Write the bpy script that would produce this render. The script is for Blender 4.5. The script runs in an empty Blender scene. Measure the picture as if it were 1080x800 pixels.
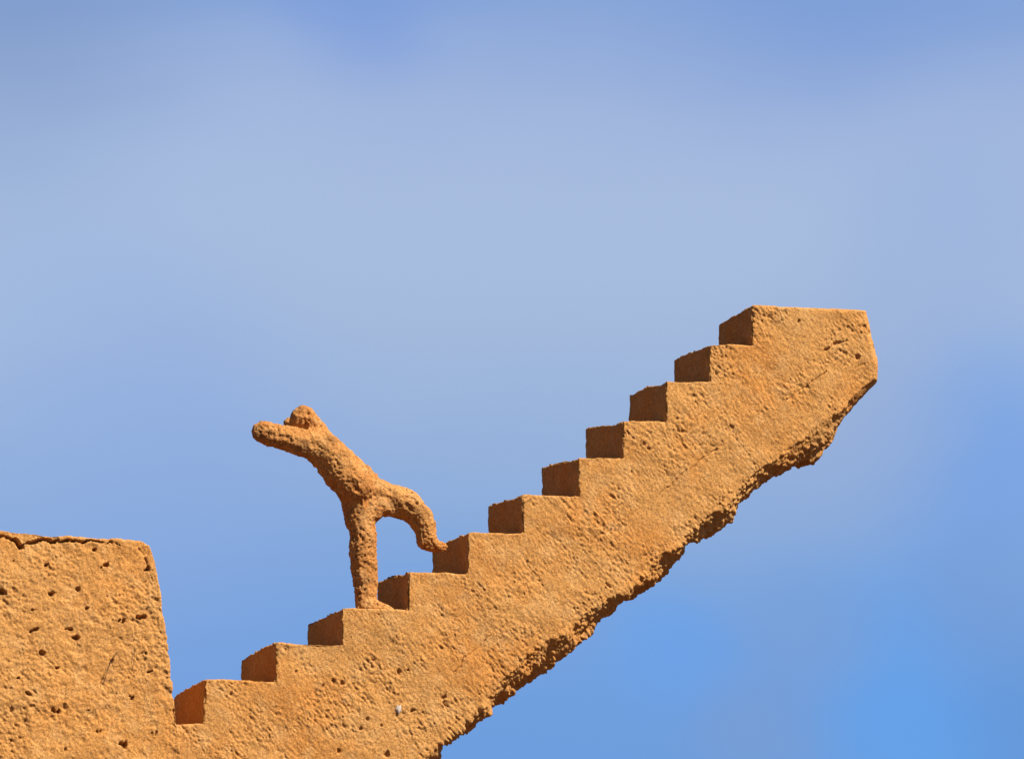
import bpy, bmesh, math, random
import numpy as np
from mathutils import Vector, Matrix

random.seed(7)
R = math.radians
scene = bpy.context.scene
COL = scene.collection

# ------------------------------------------------------------------ camera
CAM = np.array([0.0, 0.0, 1.6]); PITCH = R(10.0); HALF = math.tan(R(4.88))
D = 30.0
fwd = np.array([0, math.cos(PITCH), math.sin(PITCH)])
upv = np.array([0, -math.sin(PITCH), math.cos(PITCH)])
rgt = np.array([1.0, 0, 0])
cd = bpy.data.cameras.new('camera'); cam = bpy.data.objects.new('camera', cd); COL.objects.link(cam)
cam.location = CAM; cam.rotation_euler = (math.pi/2 + PITCH, 0, 0)
cd.sensor_width = 36; cd.lens = 18/HALF; cd.clip_start = .1; cd.clip_end = 20000
scene.camera = cam

def ray(px, py):
    return fwd + rgt*((px-540)/540*HALF) - upv*((py-400)/540*HALF)

class Plane:
    """Vertical plane of a masonry face: s runs along it, v goes into it, z is up."""
    def __init__(self, az, anchor):
        self.u = np.array([math.cos(az), math.sin(az), 0]); self.w = np.array([-math.sin(az), math.cos(az), 0])
        self.p = np.array([anchor[0], anchor[1], 0.0])
    def sz(self, px, py, v=0.0):
        d = ray(px, py); o = self.p + self.w*v
        t = np.dot(o-CAM, self.w)/np.dot(d, self.w)
        q = CAM + d*t
        return (float(np.dot(q-self.p, self.u)), float(q[2]))
    def world(self, s, v, z):
        s = np.asarray(s)[..., None]; v = np.asarray(v)[..., None]; z = np.asarray(z)[..., None]
        return self.p + self.u*s + self.w*v + np.array([0, 0, 1.0])*z

c0 = CAM + fwd*D
ST = Plane(R(17), c0)

# ------------------------------------------------------------------ noise
def _h(i, j, k, seed):
    n = (i.astype(np.int64)*73856093) ^ (j.astype(np.int64)*19349663) ^ (k.astype(np.int64)*83492791) ^ (seed*2654435761 & 0x7fffffff)
    n = (n ^ (n >> 13)) & 0x7fffffff
    n = (n*1274126177) & 0x7fffffff
    n = (n ^ (n >> 16)) & 0x7fffffff
    n = (n*668265263) & 0x7fffffff
    n = n ^ (n >> 15)
    return (n & 0xffff)/32767.5 - 1.0
def noise(P, scale, seed=0):
    Q = P*scale; F = np.floor(Q); f = Q-F; F = F.astype(np.int64); f = f*f*f*(f*(f*6-15)+10)
    r = 0
    for a in (0, 1):
        for b in (0, 1):
            for c in (0, 1):
                wgt = (f[:, 0] if a else 1-f[:, 0])*(f[:, 1] if b else 1-f[:, 1])*(f[:, 2] if c else 1-f[:, 2])
                r = r + wgt*_h(F[:, 0]+a, F[:, 1]+b, F[:, 2]+c, seed)
    return r
def fbm(P, scale, octv=3, seed=0, gain=.5):
    r = 0; a = 1; t = 0
    for i in range(octv):
        r = r + a*noise(P + 17.3*i, scale*2.03**i, seed+i); t += a; a *= gain
    return r/t
def sstep(a, b, x):
    t = np.clip((x-a)/(b-a), 0, 1); return t*t*(3-2*t)
def polydist(S, Z, pts):
    """distance of every vertex to a poly-line and the arc parameter 0..1 along it"""
    best = np.full(S.shape, 1e9); par = np.zeros(S.shape); n = len(pts)-1
    for i in range(n):
        ax, az = pts[i]; bx, bz = pts[i+1]
        dx, dz = bx-ax, bz-az; L = dx*dx+dz*dz+1e-12
        t = np.clip(((S-ax)*dx+(Z-az)*dz)/L, 0, 1)
        d = np.hypot(S-ax-t*dx, Z-az-t*dz)
        m = d < best; best[m] = d[m]; par[m] = (i+t[m])/n
    return best, par

# ------------------------------------------------------------------ mesh helpers
def tidy(o):
    COL.objects.link(o); return o
def remeshed(verts, faces, voxel, smooth=0):
    me = bpy.data.meshes.new('m'); me.from_pydata([tuple(v) for v in verts], [], faces); me.update()
    bm = bmesh.new(); bm.from_mesh(me); bmesh.ops.recalc_face_normals(bm, faces=bm.faces[:]); bm.to_mesh(me); bm.free()
    o = bpy.data.objects.new('t', me); COL.objects.link(o)
    md = o.modifiers.new('r', 'REMESH'); md.mode = 'VOXEL'; md.voxel_size = voxel; md.adaptivity = 0
    if smooth:
        s = o.modifiers.new('s', 'SMOOTH'); s.factor = .5; s.iterations = smooth
    dg = bpy.context.evaluated_depsgraph_get(); ev = o.evaluated_get(dg)
    m2 = bpy.data.meshes.new_from_object(ev)
    bpy.data.objects.remove(o); bpy.data.meshes.remove(me)
    return m2
def get(me):
    n = len(me.vertices); co = np.empty(n*3, np.float32); me.vertices.foreach_get('co', co)
    no = np.empty(n*3, np.float32); me.vertex_normals.foreach_get('vector', no)
    return co.reshape(-1, 3).astype(np.float64), no.reshape(-1, 3).astype(np.float64)
def put(me, co):
    me.vertices.foreach_set('co', co.astype(np.float32).ravel()); me.update()
def faces_of(me):
    fl = np.empty(len(me.loops), np.int32); me.loops.foreach_get('vertex_index', fl)
    st = np.empty(len(me.polygons), np.int32); me.polygons.foreach_get('loop_start', st)
    tot = np.empty(len(me.polygons), np.int32); me.polygons.foreach_get('loop_total', tot)
    return fl, st, tot
def mesh_from(name, co, quads, normals=None):
    me = bpy.data.meshes.new(name)
    me.vertices.add(len(co)); me.vertices.foreach_set('co', co.astype(np.float32).ravel())
    me.loops.add(quads.size); me.loops.foreach_set('vertex_index', quads.astype(np.int32).ravel())
    me.polygons.add(len(quads)); me.polygons.foreach_set('loop_start', np.arange(len(quads), dtype=np.int32)*4)
    me.update(calc_edges=True); me.validate()
    me.polygons.foreach_set('use_smooth', np.ones(len(me.polygons), bool))
    if normals is not None:
        me.normals_split_custom_set_from_vertices(normals.astype(np.float32))
    me.update(); return me
def obj(name, me, mat, parent=None):
    o = bpy.data.objects.new(name, me); COL.objects.link(o)
    if mat and not me.materials: me.materials.append(mat)
    if parent:
        o.parent = parent; o.matrix_parent_inverse = Matrix.Translation(-parent.location)
    return o
def tag(o, label, cat):
    o['label'] = label; o['category'] = cat; return o
def prism(sections):
    """loft of closed outlines (same vertex count) in world space, capped at both ends"""
    n = len(sections[0]); V = [p for s in sections for p in s]; F = []
    for k in range(len(sections)-1):
        for i in range(n):
            j = (i+1) % n
            F.append((k*n+i, k*n+j, (k+1)*n+j, (k+1)*n+i))
    F.append(tuple(range(n))); F.append(tuple(range((len(sections)-1)*n, len(sections)*n))[::-1])
    return V, F

# ------------------------------------------------------------------ materials
def lin(c):
    return tuple(((x/255)/12.92 if x/255 <= .04045 else ((x/255+.055)/1.055)**2.4) for x in c)
def clay(name, base, warm, pale, seed=0.0, bump=.9, stain=0):
    m = bpy.data.materials.new(name); m.use_nodes = True; nt = m.node_tree; N = nt.nodes; L = nt.links
    b = N['Principled BSDF']; b.inputs['Roughness'].default_value = .96
    b.inputs['Specular IOR Level'].default_value = .12
    tc = N.new('ShaderNodeTexCoord'); mp = N.new('ShaderNodeMapping'); mp.inputs['Location'].default_value = (seed, seed*.7, seed*1.3)
    L.new(tc.outputs['Object'], mp.inputs['Vector'])
    def nz(scale, det=4, rough=.55):
        n = N.new('ShaderNodeTexNoise'); n.inputs['Scale'].default_value = scale; n.inputs['Detail'].default_value = det
        n.inputs['Roughness'].default_value = rough; L.new(mp.outputs[0], n.inputs['Vector']); return n
    def ramp(src, a, c, lo=(0, 0, 0), hi=(1, 1, 1)):
        r = N.new('ShaderNodeValToRGB'); r.color_ramp.elements[0].position = a; r.color_ramp.elements[1].position = c
        r.color_ramp.elements[0].color = (*lo, 1); r.color_ramp.elements[1].color = (*hi, 1); L.new(src, r.inputs[0]); return r
    def mix(f, a, c, mode='MIX'):
        x = N.new('ShaderNodeMix'); x.data_type = 'RGBA'; x.blend_type = mode
        if hasattr(f, 'node'): L.new(f, x.inputs[0])
        else: x.inputs[0].default_value = f
        for s, i in ((a, 6), (c, 7)):
            if isinstance(s, tuple): x.inputs[i].default_value = (*s, 1)
            else: L.new(s, x.inputs[i])
        return x.outputs[2]
    big = ramp(nz(2.3, 5).outputs['Fac'], .42, .62)
    mid = ramp(nz(11, 4).outputs['Fac'], .48, .66)
    c = mix(big.outputs[0], base, warm)
    h = N.new('ShaderNodeMath'); h.operation = 'MULTIPLY'; h.inputs[1].default_value = .55; L.new(mid.outputs[0], h.inputs[0])
    c = mix(h.outputs[0], c, pale)
    st = ramp(nz(8 if stain else 5, 6, .65).outputs['Fac'], .50 if stain else .58, .66 if stain else .74)
    h0 = N.new('ShaderNodeMath'); h0.operation = 'MULTIPLY'; h0.inputs[1].default_value = stain or .22; L.new(st.outputs[0], h0.inputs[0])
    c = mix(h0.outputs[0], c, (.16, .066, .020))
    # sand grains of differing tone, dark grit and the odd pale grain
    g = N.new('ShaderNodeTexVoronoi'); g.inputs['Scale'].default_value = 170; L.new(mp.outputs[0], g.inputs['Vector'])
    sep = N.new('ShaderNodeSeparateColor'); L.new(g.outputs['Color'], sep.inputs[0])
    gr = ramp(sep.outputs[0], 0, 1, (.76, .72, .68), (1.22, 1.22, 1.20))
    c = mix(1.0, c, gr.outputs[0], 'MULTIPLY')
    g2 = ramp(sep.outputs[1], .925, .94)
    h2 = N.new('ShaderNodeMath'); h2.operation = 'MULTIPLY'; h2.inputs[1].default_value = .5; L.new(g2.outputs[0], h2.inputs[0])
    c = mix(h2.outputs[0], c, (.11, .04, .012))
    g3 = ramp(sep.outputs[2], .975, .985)
    h3 = N.new('ShaderNodeMath'); h3.operation = 'MULTIPLY'; h3.inputs[1].default_value = .3; L.new(g3.outputs[0], h3.inputs[0])
    c = mix(h3.outputs[0], c, (.56, .38, .22))
    L.new(c, b.inputs['Base Color'])
    bn = nz(130, 4, .8); bp = N.new('ShaderNodeBump'); bp.inputs['Strength'].default_value = bump; bp.inputs['Distance'].default_value = .006
    L.new(bn.outputs['Fac'], bp.inputs['Height']); L.new(bp.outputs[0], b.inputs['Normal'])
    return m
BASE = (.475, .232, .070); WARM = (.475, .205, .052); PALE = (.52, .285, .108)
M_st = clay('staircase_mud_plaster', BASE, WARM, PALE, 3.1)
M_tw = clay('wall_mud_plaster', (.49, .236, .070), (.50, .225, .060), (.53, .29, .108), 11.7)
M_fg = clay('figure_clay', (.48, .225, .068), (.41, .160, .040), (.55, .31, .12), 21.4, 1.0, .6)
def plain(name, c, rough=.9):
    m = bpy.data.materials.new(name); m.use_nodes = True; nt = m.node_tree; b = nt.nodes['Principled BSDF']
    b.inputs['Roughness'].default_value = rough
    n = nt.nodes.new('ShaderNodeTexNoise'); n.inputs['Scale'].default_value = 60
    r = nt.nodes.new('ShaderNodeValToRGB'); r.color_ramp.elements[0].color = (*[x*.7 for x in c], 1); r.color_ramp.elements[1].color = (*[min(1, x*1.2) for x in c], 1)
    nt.links.new(n.outputs['Fac'], r.inputs[0]); nt.links.new(r.outputs[0], b.inputs['Base Color']); return m
M_chip = plain('pale_lime_chip', (.46, .37, .30)); M_straw = plain('dark_straw', (.10, .045, .018))

# ------------------------------------------------------------------ staircase
#   px of each step: (front corner x, tread y at the corner), inner corner below its riser (x, y)
steps = [((219, 716), (215, 764)), ((292, 677.5), (291, 718.5)), ((361, 641), (361, 679.5)), ((431.4, 603), (430.7, 643.5)),
         ((494, 561), (494, 604.5)), ((550, 522), (551.5, 562)), ((610.6, 482), (610.5, 523.5)), ((656.5, 444), (657, 483)),
         ((702.5, 401.5), (703, 445)), ((748.5, 363), (748.5, 402.5)), ((794, 322.5), (793, 364.5))]
edge = [((911, 329), (911, 329)), ((915, 345), (915, 345)), ((919, 366), (919, 366)), ((923, 384), (923, 384)), ((923, 399), (924, 405)),
        ((910, 409), (913, 416)), ((897, 420), (901, 428)), ((885, 430), (892, 437)), ((876, 437), (883, 449)), ((864, 445), (876, 465)),
        ((851, 455), (861, 478)), ((840, 464), (845, 483)), ((829, 474), (829, 494)), ((808, 489), (808, 505)), ((794, 501), (794, 516)),
        ((779, 514), (781, 526)), ((766, 526), (772, 539)), ((746, 543), (756, 553)), ((735, 554), (742, 558)), ((720, 566), (731, 566)),
        ((699, 582), (712, 591)), ((680, 601), (685, 616)), ((665, 613), (667, 623)), ((650, 625), (650, 631)), ((631, 638), (639, 640)),
        ((609, 652), (603, 675)), ((575, 675), (576, 700)), ((545, 701), (544, 722)), ((529, 716), (527, 734)), ((513, 735), (511, 757)),
        ((491, 755), (490, 765)), ((473, 771), (479, 770)), ((460, 783), (467, 783)), ((448, 798), (464, 800)), ((440, 830), (458, 835)),
        ((436, 900), (452, 905)), ((436, 950), (450, 950))]
def outline(which, v, along):
    """which 0: front lip, 1: hanging rough underside"""
    top = []
    x0, y0 = 60, 762
    top.append(ST.sz(x0, y0))
    for (c, i) in steps:
        a = ST.sz(*i); b = ST.sz(*c)
        top.append(a); top.append((a[0]*.5+b[0]*.5, b[1]))
    pts = list(top)
    for (f, s) in edge:
        if which == 0: pts.append(ST.sz(*f))
        else: pts.append(ST.sz(*s, v=along))
    zb = 3.9
    pts[-1] = (pts[-1][0], zb); pts.append((top[0][0], zb))
    return pts
W = .53
WK = [37/29, 37/28, 36/30, 33/32*1.05, 37/31, 37/33, 40/34, 40/35, 41/36*1.02, 38/35, 1.0]
RAISE = [-1, 1, 0, 6, 0, 7, 9, 13, 7, 5, 0]
o0 = outline(0, 0, 0); o1 = outline(1, .12, .12)
mid = [((a[0]*.35+b[0]*.65), (a[1]*.35+b[1]*.65)) for a, b in zip(o0, o1)]
secs = []
for (ol, v, back, crown) in ((o0, 0, 0, 0), (mid, .045, 0, .2), (o1, .12, 0, .6), (o1, .33, .5, 1.6), (o0, W, 1, 0)):
    sec = []
    for j, (s, z) in enumerate(ol):
        k = (j-1)//2          # top line: start, then two corners for each step
        wv, dz = v, 0.0
        if 0 <= k < len(steps):
            wv = v*(1+(WK[k]-1)*back)
            if j % 2 == 0: dz = (RAISE[k]*back+crown)/211
        elif k == len(steps): wv, dz = v, crown/211
        sec.append(ST.world(s, wv, z+dz))
    secs.append(sec)
V, F = prism(secs)
me = remeshed(V, F, .0047, 4)
co, no = get(me)
rel = co - ST.p
S = rel@ST.u; VV = rel@ST.w; Z = co[:, 2]
# a frame turned along the flight for streaky trowel marks
ang = R(38); A = S*math.cos(ang)+Z*math.sin(ang); B = -S*math.sin(ang)+Z*math.cos(ang)
Q = np.stack([A, B, VV], 1)
Qs = np.stack([A*.55, B*1.25, VV], 1)
a2 = R(-48); Qd = np.stack([(S*math.cos(a2)+Z*math.sin(a2))*.55, (-S*math.sin(a2)+Z*math.cos(a2))*1.2, VV], 1)
front = sstep(.3, .8, -(no@ST.w)); tipS = ST.sz(923, 400)[0]; down = sstep(.15, .7, -no[:, 2])*sstep(.02, .30, tipS-S)
upf = sstep(.3, .8, no[:, 2])
P3 = np.stack([S, VV, Z], 1)
disp = .010*fbm(P3, 3.2, 2, 1) + .006*fbm(P3, 11, 3, 5)
rough = sstep(-.10, .38, .6*fbm(Qs, 3.6, 3, 20, .6)+.75*fbm(Qd, 9, 3, 25, .6))
line = [ST.sz(*p) for p in [(872.5, 392), (840, 414), (820, 430), (780, 455), (757, 471), (735, 488), (692, 523), (667, 542), (628, 570), (600, 587)]]
dl, _ = polydist(S, Z, line)
side = B - np.interp(A, *zip(*sorted([(s*math.cos(ang)+z*math.sin(ang), -s*math.sin(ang)+z*math.cos(ang)) for s, z in line])))
# gritty band above the long line, smoother trowelled band right below it
rough = np.clip(rough + .38*sstep(.0, .03, side)*sstep(.20, .05, side) - .30*sstep(-.02, -.05, side)*sstep(-.26, -.14, side), 0, 1)
lowb, _ = polydist(S, Z, [ST.sz(*f) for f, _ in edge[3:]])
rough = np.clip(rough + .30*sstep(.10, .01, lowb), 0, 1)
grain = .32*fbm(Qd, 48, 2, 40, .6)+.85*noise(Qd, 105, 45)
ridge = 1-2*np.abs(noise(Qs, 30, 50))
pits = .9*sstep(.58, .85, noise(Qd, 50, 61)) + .9*sstep(.35, .62, noise(Qd, 110, 66))*sstep(-.3, .3, noise(P3, 21, 67)) + .5*sstep(.45, .7, noise(P3, 100, 69))
disp += (.45+.55*rough)*.0038*grain*front
disp += ((.05+.95*rough)*.0018*ridge - (.08+.92*rough)*.0058*pits)*front
disp += (1-front)*.0045*fbm(P3, 45, 3, 44)*(1-.75*upf)
# large lumps, straw and clods on the hanging underside
lump = fbm(P3, 13, 3, 70); clod = 1-2*np.abs(fbm(P3, 24, 3, 77)); sh = np.abs(noise(P3, 55, 79))
disp += down*(1-upf)*(.015*lump + .011*clod + .014*sh + .032*sstep(.1, .55, noise(P3, 8, 81)) - .008)
# grooves
def groove(pts, width, depth, sd, ragged=.5):
    global disp
    q = [ST.sz(*p) for p in pts]
    wob = .006*noise(P3, 25, sd)+.003*noise(P3, 80, sd+1)
    d, t = polydist(S+wob, Z-wob, q)
    w_ = width*(1+ragged*noise(P3, 30, sd+2))*np.clip(np.minimum(t, 1-t)*8+.3, 0, 1)
    disp -= front*depth*.62*sstep(w_, w_*.2, d)*np.clip(1+.9*noise(P3, 14, sd+3), .15, 1.3)*(VV < .1)
groove([(893, 358), (882, 363), (870, 370)], .010, .020, 100, .8)
groove([(911, 382), (898, 394)], .006, .012, 105, .9)
groove([(872.5, 392), (858, 402), (840, 414), (828, 423)], .0065, .016, 110, .6)
groove([(892, 372), (880, 380), (868, 384)], .0045, .008, 112, .6)
groove([(780, 455), (757.5, 471), (735, 488), (717, 502), (692, 523)], .0055, .012, 120, .8)
groove([(757, 466), (750, 473), (744, 479)], .011, .018, 121, .9)
groove([(692, 523), (667, 542), (640, 560), (600, 587)], .0045, .007, 125, .9)
groove([(521, 668), (503, 681), (489, 695), (478, 712)], .0045, .010, 130, .4)
groove([(432, 751), (410, 770), (387, 789)], .0045, .009, 135, .6)
groove([(700, 365), (760, 372), (792, 366)], .003, .004, 140, .8)
for k, (x, y, r) in enumerate([(352, 718, 3.2), (362, 720, 3.5), (341, 722, 2), (421, 708, 3.5), (436, 748, 3), (408, 795, 4), (380, 768, 2.5), (402, 764, 2.5), (843, 338, 2), (904, 376, 4),
                              (289, 696, 2), (312, 708, 2), (388, 757, 3), (357, 791, 3), (468, 735, 3.5), (430, 706, 2.5), (330, 655, 2.5)]):
    s, z = ST.sz(x, y); d = np.hypot(S-s+.006*noise(P3, 50, 200+k), Z-z+.006*noise(P3, 50, 230+k)); r /= 211
    disp -= .018*sstep(r, r*.2, d)*front*(VV < .1)
# chipped arrises of the treads
rise = sstep(.80, .97, (no@(np.array([0, 0, 1.0])-ST.u))/math.sqrt(2))
disp += rise*(.010*noise(P3, 34, 92)+.006*noise(P3, 80, 93)-.004)
lip = sstep(.80, .97, (no@(np.array([0, 0, 1.0])-ST.w))/math.sqrt(2))
vert = sstep(.80, .97, -(no@(ST.u+ST.w))/math.sqrt(2))
disp += vert*(.006*noise(P3, 30, 96)+.006*noise(P3, 80, 97)-.002)
disp += lip*(.004*noise(P3, 22, 94)+.003*noise(P3, 70, 95))
arr = noise(P3, 26, 90)
disp -= .010*sstep(.15, .8, arr)*(front > .08)*(front < .92)
newco = co + no*disp[:, None]
put(me, newco)
co, no = get(me)
fl, st_, tot = faces_of(me)
quads = fl.reshape(-1, 4)
assert (tot == 4).all()
rel = co-ST.p; fS = (rel@ST.u)[quads].mean(1); fZ = co[:, 2][quads].mean(1)
part = np.zeros(len(quads), int)
inner = [ST.sz(*i) for _, i in steps] + [ST.sz(843, 326)]
for k in range(len(steps)):
    a, b = inner[k], inner[k+1]
    if k == len(steps)-1: b = (a[0]+(inner[k][0]-inner[k-1][0]), a[1]+(inner[k][1]-inner[k-1][1]))
    m = (fS >= a[0]-.022) & (fS < b[0]-.022) & (fZ > a[1]+(b[1]-a[1])*(fS-a[0])/(b[0]-a[0]) - .004)
    if k == len(steps)-1: m &= fZ > a[1]
    part[m] = k+1
stair = bpy.data.objects.new('staircase', None); COL.objects.link(stair)
foot = ST.world(ST.sz(300, 760)[0], W/2, 0.0); stair.location = foot
tag(stair, 'ochre mud plaster staircase of eleven steps rising to nowhere against the sky', 'staircase')
for k in range(len(steps)+1):
    q = quads[part == k]
    used, inv = np.unique(q, return_inverse=True)
    cc = co[used]; nn = no[used]; qq = inv.reshape(-1, 4)
    m2 = mesh_from('slab' if k == 0 else 'step', cc, qq, nn)
    obj('slab' if k == 0 else 'step', m2, M_st, stair)
bpy.data.meshes.remove(me)
# the wall under the flight, down to the ground (below the picture)
sL, sR = ST.sz(60, 762)[0], ST.sz(436, 950)[0]
def block(plane, s0, s1, v0, v1, z0, z1, taper=.0):
    V = []; F = []
    for z, t in ((z0, taper), (z1, 0)):
        for s, v in ((s0-t, v0-t), (s1+t, v0-t), (s1+t, v1+t), (s0-t, v1+t)): V.append(tuple(plane.world(s, v, z)))
    F = [(0, 1, 2, 3), (4, 7, 6, 5), (0, 4, 5, 1), (1, 5, 6, 2), (2, 6, 7, 3), (3, 7, 4, 0)]
    me = bpy.data.meshes.new('base'); me.from_pydata(V, [], F); me.update()
    bm = bmesh.new(); bm.from_mesh(me); bmesh.ops.bevel(bm, geom=bm.edges[:], offset=.03, segments=3, affect='EDGES')
    bmesh.ops.recalc_face_normals(bm, faces=bm.faces[:]); bm.to_mesh(me); bm.free(); return me
obj('base', block(ST, sL+.05, sR-.02, .03, W-.03, -.1, 4.0, .1), M_st, stair)
# pale lime chip stuck in the plaster
bm = bmesh.new(); bmesh.ops.create_icosphere(bm, subdivisions=3, radius=1)
s, z = ST.sz(420.5, 747.5); pc = ST.world(s, -.002, z)
for v in bm.verts:
    d = v.co.copy(); r = 1+.35*math.sin(5*d.x+2*d.z)*math.cos(4*d.z+3*d.y)
    v.co = Vector(tuple(pc)) + Vector(tuple(ST.u))*(d.x*.013*r) + Vector(tuple(ST.w))*(d.y*.006) + Vector((0, 0, 1))*(d.z*.02*r)
m2 = bpy.data.meshes.new('lime_chip'); bm.to_mesh(m2); bm.free(); obj('lime_chip', m2, M_chip, stair)

# ------------------------------------------------------------------ battered wall on the left
an = ST.world(ST.sz(187, 765)[0], -.10, 0); TW = Plane(R(20), an)
tp = [(-170, 547), (-60, 553), (0, 558.5), (60, 564), (120, 568.5), (150, 570.5), (158, 575), (164, 592), (169, 625), (175, 665), (183, 730), (188, 765), (192, 800), (199, 850), (207, 940)]
tf = [TW.sz(*p) for p in tp]; tf[-1] = (tf[-1][0], 3.9); tf.append((tf[0][0], 3.9))
def ins(pts, k):      # the wall batters in towards its back as well
    return [(s, z - k*.02) for s, z in pts]
secs = [[TW.world(s, v + (5.95+.0-z)*-.0, z) for s, z in ins(tf, k)] for v, k in ((0, 0), (.35, .5), (.7, 1))]
V, F = prism(secs)
me = remeshed(V, F, .0048, 5)
co, no = get(me); rel = co-TW.p; S = rel@TW.u; VV = rel@TW.w; Z = co[:, 2]
front = sstep(.3, .8, -(no@TW.w)); P3 = np.stack([S, VV, Z], 1)
ang = R(-40); A = S*math.cos(ang)+Z*math.sin(ang); B = -S*math.sin(ang)+Z*math.cos(ang)
Qs = np.stack([A*.8, B*1.15, VV], 1)
disp = .012*fbm(P3, 2.5, 2, 301)+.007*fbm(P3, 9, 3, 305)
rough = sstep(-.2, .4, fbm(P3, 4.5, 3, 320))
disp += (.5+.5*rough)*(.0030*fbm(Qs, 38, 2, 340, .55)+.0030*noise(Qs, 88, 344))
disp -= (.3+.7*rough)*.0045*sstep(.45, .75, noise(Qs, 80, 348))
disp -= (.2+.8*rough)*.005*(sstep(.5, .9, noise(Qs, 30, 350))+.6*sstep(.55, .85, noise(P3, 62, 352)))
soft = sstep(.2, .5, fbm(P3, 20, 2, 360))*.004; disp -= soft
def tgroove(pts, width, depth, sd, ragged=.6, taper=True):
    global disp
    q = [TW.sz(*p) for p in pts]
    wob = .005*noise(P3, 40, sd)+.005*noise(P3, 85, sd+1)
    d, t = polydist(S+wob, Z-wob, q)
    w_ = width*(1+ragged*noise(P3, 35, sd+2))*(np.clip((1-t)*2.2+.15, 0, 1) if taper else 1)
    disp -= front*depth*sstep(w_, w_*.35, d)*(VV < .15)
tgroove([(-40, 566), (0, 565.7), (9.4, 566.5), (17, 570.5), (22, 575.5), (27, 573.6), (34.6, 572.5), (47, 569), (56.7, 571), (69, 569), (82, 570.5), (94.4, 569.7), (107, 572.5), (116.5, 570.8), (126, 574.4)], .0085, .05, 400, .6)
tgroove([(17, 569), (22, 577)], .012, .04, 405, .4, False)
tgroove([(145, 577), (152, 584), (154, 592), (158, 603), (163, 618)], .005, .008, 410, .9, False)
holes = [(48.7, 596, 3.3), (110, 596, 2.8), (1, 624.5, 4.2), (55, 626.5, 2.8), (82, 621, 2.6), (34, 642, 2), (73, 662, 2.7), (80.6, 671, 4), (129, 654.7, 3), (147, 651, 3), (153, 649.5, 2.4),
         (36, 665, 3), (45, 687, 3.2), (116, 698, 2.6), (62, 704, 2.2), (20, 713, 2), (59.5, 749.6, 2.6), (95, 749.6, 2.2), (131.6, 785, 4.4), (126, 783, 2), (164, 772, 2.2), (154, 689.5, 2), (158, 709, 2.2), (101, 580.6, 2.3),
         (13.6, 592, 1.8), (92.6, 642, 2), (156, 600, 3), (30, 732, 2), (104, 770, 2), (12, 780, 2.4), (70, 790, 2), (140, 735, 2), (-12, 600, 3), (-30, 680, 3)]
for k, (x, y, r) in enumerate(holes):
    s, z = TW.sz(x, y); d = np.hypot((S-s)*.75+.011*noise(P3, 52, 500+k), Z-z+.010*noise(P3, 60, 560+k)); r /= 230
    disp -= (.014+.016*r/.02)*1.5*sstep(r*.95, r*.35, d)*front*(VV < .15)
put(me, co+no*disp[:, None])
co, no = get(me); fl, _, tot = faces_of(me); quads = fl.reshape(-1, 4)
wall = bpy.data.objects.new('parapet', None); COL.objects.link(wall)
wall.location = TW.world(tf[0][0]*.5, .35, 0.0)
tag(wall, 'battered ochre mud wall end with a crack under its top and pitted face', 'wall')
obj('body', mesh_from('body', co, quads, no), M_tw, wall)
obj('base', block(TW, tf[0][0]+.05, tf[-2][0]-.04, .03, .67, -.1, 4.0, .12), M_tw, wall)
bpy.data.meshes.remove(me)
def straw(pts, r):
    cu = bpy.data.curves.new('straw', 'CURVE'); cu.dimensions = '3D'; sp = cu.splines.new('POLY'); sp.points.add(len(pts)-1)
    for p, (x, y, v) in zip(sp.points, pts):
        s, z = TW.sz(x, y, v); p.co = (*TW.world(s, v, z), 1)
    cu.bevel_depth = r; cu.bevel_resolution = 1; cu.use_fill_caps = True
    o = bpy.data.objects.new('t', cu); COL.objects.link(o); dg = bpy.context.evaluated_depsgraph_get()
    m = bpy.data.meshes.new_from_object(o.evaluated_get(dg)); bpy.data.objects.remove(o); obj('straw', m, M_straw, wall)
straw([(117, 697, .004), (113.5, 707, -.012), (108.5, 722, -.002)], .0016)
straw([(116, 698, .004), (120, 691, -.010), (125, 687, .0)], .0014)
straw([(117, 698, .004), (123, 697, -.008), (127, 700, .0)], .0011)
straw([(142, 683, .003), (141.5, 694, -.010), (140, 706, .001)], .0011)

# ------------------------------------------------------------------ clay figure
Vd, Fd = [], []
_bm = bmesh.new(); bmesh.ops.create_icosphere(_bm, subdivisions=2, radius=1); _sv = [tuple(v.co) for v in _bm.verts]; _sf = [tuple(v.index for v in f.verts) for f in _bm.faces]; _bm.free()
def ball(c, r, sq=(1, 1, 1)):
    r = r + 1.1/211
    b = len(Vd)
    for x, y, z in _sv:
        Vd.append(c + ST.u*(x*r*sq[0]) + ST.w*(y*r*sq[1]) + np.array([0, 0, z*r*sq[2]]))
    for f in _sf: Fd.append(tuple(i+b for i in f))
def chain(pts, n=10):
    """pts: (px, py, radius px, depth v)"""
    for (a, b) in zip(pts[:-1], pts[1:]):
        pa = ST.world(*[ST.sz(a[0], a[1], a[3])[0]], a[3], ST.sz(a[0], a[1], a[3])[1]); pb = ST.world(ST.sz(b[0], b[1], b[3])[0], b[3], ST.sz(b[0], b[1], b[3])[1])
        for i in range(n+1):
            t = i/n; ball(pa*(1-t)+pb*t, (a[2]*(1-t)+b[2]*t)/211)
F0 = .13
# planted leg
chain([(386, 641, 10.5, F0-.01), (386, 622, 11.2, F0-.01), (384.5, 600, 11.6, F0-.01), (383, 575, 13.2, F0-.01), (381, 555, 15.0, F0), (379.5, 538, 17.3, F0), (377, 520, 19, F0)])
chain([(387, 641, 11, F0-.03), (396, 640.5, 8, F0-.055), (404, 642, 5.5, F0-.07), (412, 644, 3.2, F0-.08)])
chain([(388, 541, 13, F0), (398, 531, 14, F0+.02), (410, 531, 13.5, F0+.03), (424, 532, 13, F0+.04)])
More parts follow.
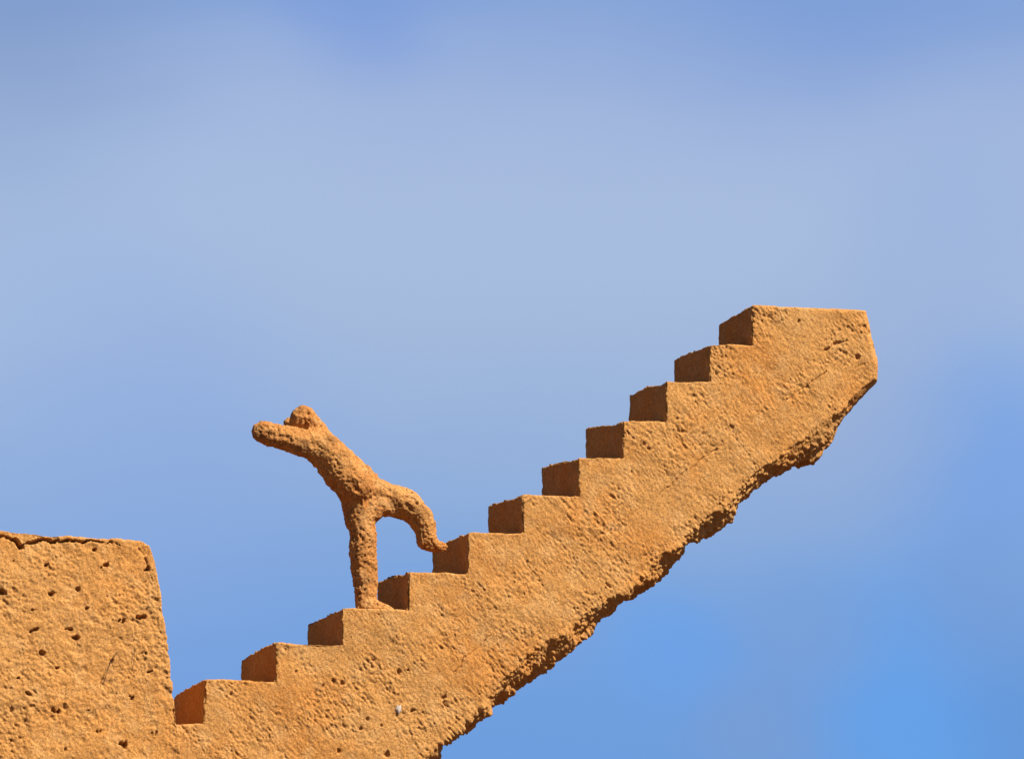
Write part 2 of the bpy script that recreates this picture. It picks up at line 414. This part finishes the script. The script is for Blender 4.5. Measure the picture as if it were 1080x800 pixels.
# trunk, twice across its width
for dv in (-.035, .035):
    chain([(377, 516, 18, F0+dv), (368, 506, 18.5, F0+dv), (357.5, 494, 19.0, F0+dv), (348, 482, 19.0, F0+dv), (339, 473, 18.6, F0+dv), (330, 466.5, 15.8, F0+dv)])
# near arm, far arm
chain([(335, 471, 15.5, F0-.04), (320, 467, 14.3, F0-.07), (306, 463, 12.6, F0-.08), (292, 459, 11.3, F0-.08), (279, 455, 10.3, F0-.08), (276, 454.5, 10, F0-.08)])
chain([(334, 462, 11, F0+.05), (321, 455, 7, F0+.09), (310, 449, 6, F0+.10), (305.5, 447, 5.5, F0+.10)])
# neck and head
chain([(343, 470, 13, F0), (333, 457, 12.0, F0+.01), (325, 447, 11.5, F0), (320.0, 442, 12.6, F0-.02), (318.3, 442, 13.0, F0-.02)])
chain([(350, 476, 13, F0), (361, 485, 14, F0), (374, 496, 14, F0), (388, 507, 13, F0+.02)])
chain([(371, 520, 14.5, F0), (374, 534, 14.5, F0), (376, 550, 13.5, F0)])
# trailing leg with its foot turned out behind
chain([(378, 516, 19, F0+.01), (392, 519, 18, F0+.03), (405, 525, 16.8, F0+.04), (419, 529, 16.6, F0+.04), (432, 534, 15.0, F0+.04), (442, 544, 13.5, F0+.04), (448, 556, 12.0, F0+.04), (449, 566, 11.2, F0+.04), (448.5, 570, 10.2, F0+.04)])
chain([(447, 571, 9.2, F0+.04), (456, 574, 6.8, F0+.03), (464, 576, 5.0, F0+.03), (469, 576.5, 3.4, F0+.03)])
me = remeshed(Vd, Fd, .0038, 9)
co, no = get(me); rel = co-ST.p; S = rel@ST.u; VV = rel@ST.w; Z = co[:, 2]; P3 = np.stack([S, VV, Z], 1)
ang = R(-42); A = S*math.cos(ang)+Z*math.sin(ang); B = -S*math.sin(ang)+Z*math.cos(ang); Qs = np.stack([A*.7, B*1.1, VV], 1)
disp = .014*fbm(P3, 7, 2, 601) + .0075*fbm(P3, 17, 3, 605) + .0032*fbm(Qs, 40, 2, 610, .6) + .0030*noise(P3, 95, 612)
rg = sstep(-.25, .35, fbm(P3, 8, 2, 615))
disp -= rg*(.008*sstep(.35, .8, noise(Qs, 38, 620)) + .008*sstep(.40, .75, noise(P3, 82, 625)))
disp += rg*.0020*(1-2*np.abs(noise(P3, 48, 630)))
def dent(x, y, v, r, depth, sd=0):
    global disp
    depth *= .55; s, z = ST.sz(x, y, v); d = np.sqrt((S-s)**2+(Z-z)**2)+.010*noise(P3, 45, 640+sd); r /= 211
    disp -= depth*sstep(r, r*.2, d)*(VV < F0)
dent(323, 436, .08, 4, .018, 1); dent(315, 445, .08, 4.5, .016, 2); dent(322, 449, .08, 3.5, .018, 3); dent(313, 437, .08, 3, .010, 4); dent(326, 444, .08, 3, .012, 5)
dent(380, 511, .06, 6, .018, 6); dent(375, 519, .06, 5, .014, 7); dent(352, 486, .05, 4, .008, 8); dent(385, 526, .06, 5, .01, 9)
dent(300, 462, .03, 4, .012, 10); dent(290, 457, .03, 3, .010, 11)
put(me, co+no*disp[:, None]); co, no = get(me); fl, _, tot = faces_of(me)
fig = obj('clay_figure', mesh_from('clay_figure', co-ST.world(ST.sz(386, 641, F0)[0], F0, ST.sz(386, 641, F0)[1]), fl.reshape(-1, 4), no), M_fg)
fig.location = ST.world(ST.sz(386, 641, F0)[0], F0, ST.sz(386, 641, F0)[1])
tag(fig, 'rough clay human figure on one leg with arms stretched out, on the lower steps', 'sculpture')
bpy.data.meshes.remove(me)

# ------------------------------------------------------------------ ground
gm = bpy.data.meshes.new('ground'); q = 9000
gm.from_pydata([(-q, -q, 0), (q, -q, 0), (q, q, 0), (-q, q, 0)], [], [(0, 1, 2, 3)]); gm.update()
m = bpy.data.materials.new('desert_sand'); m.use_nodes = True; nt = m.node_tree; b = nt.nodes['Principled BSDF']; b.inputs['Roughness'].default_value = 1
n = nt.nodes.new('ShaderNodeTexNoise'); n.inputs['Scale'].default_value = .6; n.inputs['Detail'].default_value = 8
tc = nt.nodes.new('ShaderNodeTexCoord'); nt.links.new(tc.outputs['Object'], n.inputs['Vector'])
r = nt.nodes.new('ShaderNodeValToRGB'); r.color_ramp.elements[0].color = (.055, .026, .012, 1); r.color_ramp.elements[1].color = (.09, .042, .02, 1)
nt.links.new(n.outputs['Fac'], r.inputs[0]); nt.links.new(r.outputs[0], b.inputs['Base Color'])
g = obj('ground', gm, m); g['kind'] = 'structure'

# ------------------------------------------------------------------ light
SAZ, SEL = 57.0, 47.0     # sun to the right of and behind the viewer
sd = Vector((math.sin(R(SAZ))*math.cos(R(SEL)), -math.cos(R(SAZ))*math.cos(R(SEL)), math.sin(R(SEL))))
sl = bpy.data.lights.new('sun', 'SUN'); sl.energy = 5.0; sl.angle = R(.53); sl.color = (1.0, .95, .86)
so = bpy.data.objects.new('sun', sl); COL.objects.link(so); so.rotation_euler = sd.to_track_quat('Z', 'Y').to_euler(); so.location = (20, -20, 30)

w = bpy.data.worlds.new('World'); scene.world = w; w.use_nodes = True; nt = w.node_tree; N = nt.nodes; L = nt.links
bg = N['Background']; bg.inputs['Strength'].default_value = .05
sky = N.new('ShaderNodeTexSky'); sky.sky_type = 'NISHITA'; sky.sun_disc = False
sky.sun_elevation = R(SEL); sky.sun_rotation = math.atan2(sd.x, sd.y); sky.altitude = 2200; sky.air_density = .5; sky.dust_density = .1
EXPO = .87; K = 1/.05/2**EXPO
tc = N.new('ShaderNodeTexCoord')
def M(op, *a):
    n = N.new('ShaderNodeMath'); n.operation = op
    for i, x in enumerate(a):
        if isinstance(x, (int, float)): n.inputs[i].default_value = x
        else: L.new(x, n.inputs[i])
    return n.outputs[0]
nz = N.new('ShaderNodeTexNoise'); nz.inputs['Scale'].default_value = 9; nz.inputs['Detail'].default_value = 4; nz.inputs['Roughness'].default_value = .5
mpn = N.new('ShaderNodeMapping'); mpn.inputs['Scale'].default_value = (1, 1, 2.4); mpn.inputs['Rotation'].default_value = (0, R(12), 0)
L.new(tc.outputs['Generated'], mpn.inputs['Vector']); L.new(mpn.outputs[0], nz.inputs['Vector'])
sub = N.new('ShaderNodeVectorMath'); sub.operation = 'SUBTRACT'; L.new(nz.outputs['Color'], sub.inputs[0]); sub.inputs[1].default_value = (.5, .5, .5)
scl = N.new('ShaderNodeVectorMath'); scl.operation = 'SCALE'; L.new(sub.outputs[0], scl.inputs[0]); scl.inputs['Scale'].default_value = .028
add = N.new('ShaderNodeVectorMath'); add.operation = 'ADD'; L.new(tc.outputs['Generated'], add.inputs[0]); L.new(scl.outputs[0], add.inputs[1])
sp = N.new('ShaderNodeSeparateXYZ'); L.new(add.outputs[0], sp.inputs[0])
def dirn(px, py):
    d = ray(px, py); return d/np.linalg.norm(d)
# thin high cloud: tones by height above the horizon
cr = N.new('ShaderNodeValToRGB'); cr.color_ramp.interpolation = 'B_SPLINE'
z0, z1 = dirn(540, 860)[2], dirn(540, -60)[2]
mr = N.new('ShaderNodeMapRange'); mr.inputs[1].default_value = z0; mr.inputs[2].default_value = z1; L.new(sp.outputs[2], mr.inputs[0]); L.new(mr.outputs[0], cr.inputs[0])
tones = [(800, (110, 158, 221)), (700, (115, 161, 223)), (580, (129, 167, 220)), (470, (149, 177, 219)), (360, (163, 185, 220)), (240, (170, 191, 224)), (130, (161, 182, 221)), (50, (146, 172, 219)), (0, (132, 163, 216))]
el = cr.color_ramp.elements
for i, (y, c) in enumerate(tones):
    p = (dirn(540, y)[2]-z0)/(z1-z0)
    e = el[i] if i < 2 else el.new(p)
    e.position = p; e.color = (*lin(c), 1)
cur = cr.outputs[0]
patches = [(385, 5, 110, (118, 153, 222), .5), (840, -30, 190, (112, 150, 214), .4), (1000, 245, 150, (150, 175, 220), .5), (1050, 480, 150, (110, 160, 232), .65), (930, 560, 200, (130, 163, 214), .25),
           (960, 745, 210, (98, 162, 236), .7), (1090, 770, 120, (98, 144, 206), .45), (-20, 20, 260, (126, 152, 196), .55), (60, 330, 300, (163, 188, 226), .35), (150, 500, 260, (135, 168, 224), .5), (790, 740, 120, (120, 158, 214), .5), (900, 420, 150, (150, 174, 216), .5), (700, 690, 90, (104, 163, 236), .55), (860, 660, 90, (128, 158, 206), .4), (1040, 640, 110, (124, 154, 204), .4), (800, 790, 90, (126, 156, 204), .4)]
for (x, y, r, c, f) in patches:
    d = dirn(x, y); vd = N.new('ShaderNodeVectorMath'); vd.operation = 'DISTANCE'; L.new(add.outputs[0], vd.inputs[0]); vd.inputs[1].default_value = tuple(d)
    m_ = N.new('ShaderNodeMapRange'); m_.interpolation_type = 'SMOOTHERSTEP'; m_.inputs[1].default_value = 0; m_.inputs[2].default_value = r*1.35/6320; m_.inputs[3].default_value = f; m_.inputs[4].default_value = 0
    L.new(vd.outputs['Value'], m_.inputs[0])
    x_ = N.new('ShaderNodeMix'); x_.data_type = 'RGBA'; L.new(m_.outputs[0], x_.inputs[0]); L.new(cur, x_.inputs[6]); x_.inputs[7].default_value = (*lin(c), 1); cur = x_.outputs[2]
k_ = N.new('ShaderNodeMix'); k_.data_type = 'RGBA'; k_.blend_type = 'MULTIPLY'; k_.clamp_result = False; k_.inputs[0].default_value = 1; L.new(cur, k_.inputs[6]); k_.inputs[7].default_value = (K, K, K, 1)
# only the low southern part of the sky carries this veil; above it the plain sky takes over
hi = N.new('ShaderNodeMapRange'); hi.interpolation_type = 'SMOOTHSTEP'; hi.inputs[1].default_value = .26; hi.inputs[2].default_value = .5; L.new(sp.outputs[2], hi.inputs[0])
fx = N.new('ShaderNodeMix'); fx.data_type = 'RGBA'; vdd = N.new('ShaderNodeVectorMath'); vdd.operation = 'DOT_PRODUCT'; L.new(tc.outputs['Generated'], vdd.inputs[0]); vdd.inputs[1].default_value = (0, 1, 0)
az = N.new('ShaderNodeMapRange'); az.interpolation_type = 'SMOOTHSTEP'; az.inputs[1].default_value = .88; az.inputs[2].default_value = .55; L.new(vdd.outputs['Value'], az.inputs[0])
L.new(M('MAXIMUM', hi.outputs[0], az.outputs[0]), fx.inputs[0]); L.new(k_.outputs[2], fx.inputs[6]); L.new(sky.outputs[0], fx.inputs[7])
L.new(fx.outputs[2], bg.inputs['Color'])

# ------------------------------------------------------------------ render
scene.render.engine = 'CYCLES'
vs = scene.view_settings; vs.view_transform = 'Standard'; vs.look = 'None'; vs.exposure = EXPO; vs.gamma = 1; vs.use_curve_mapping = False
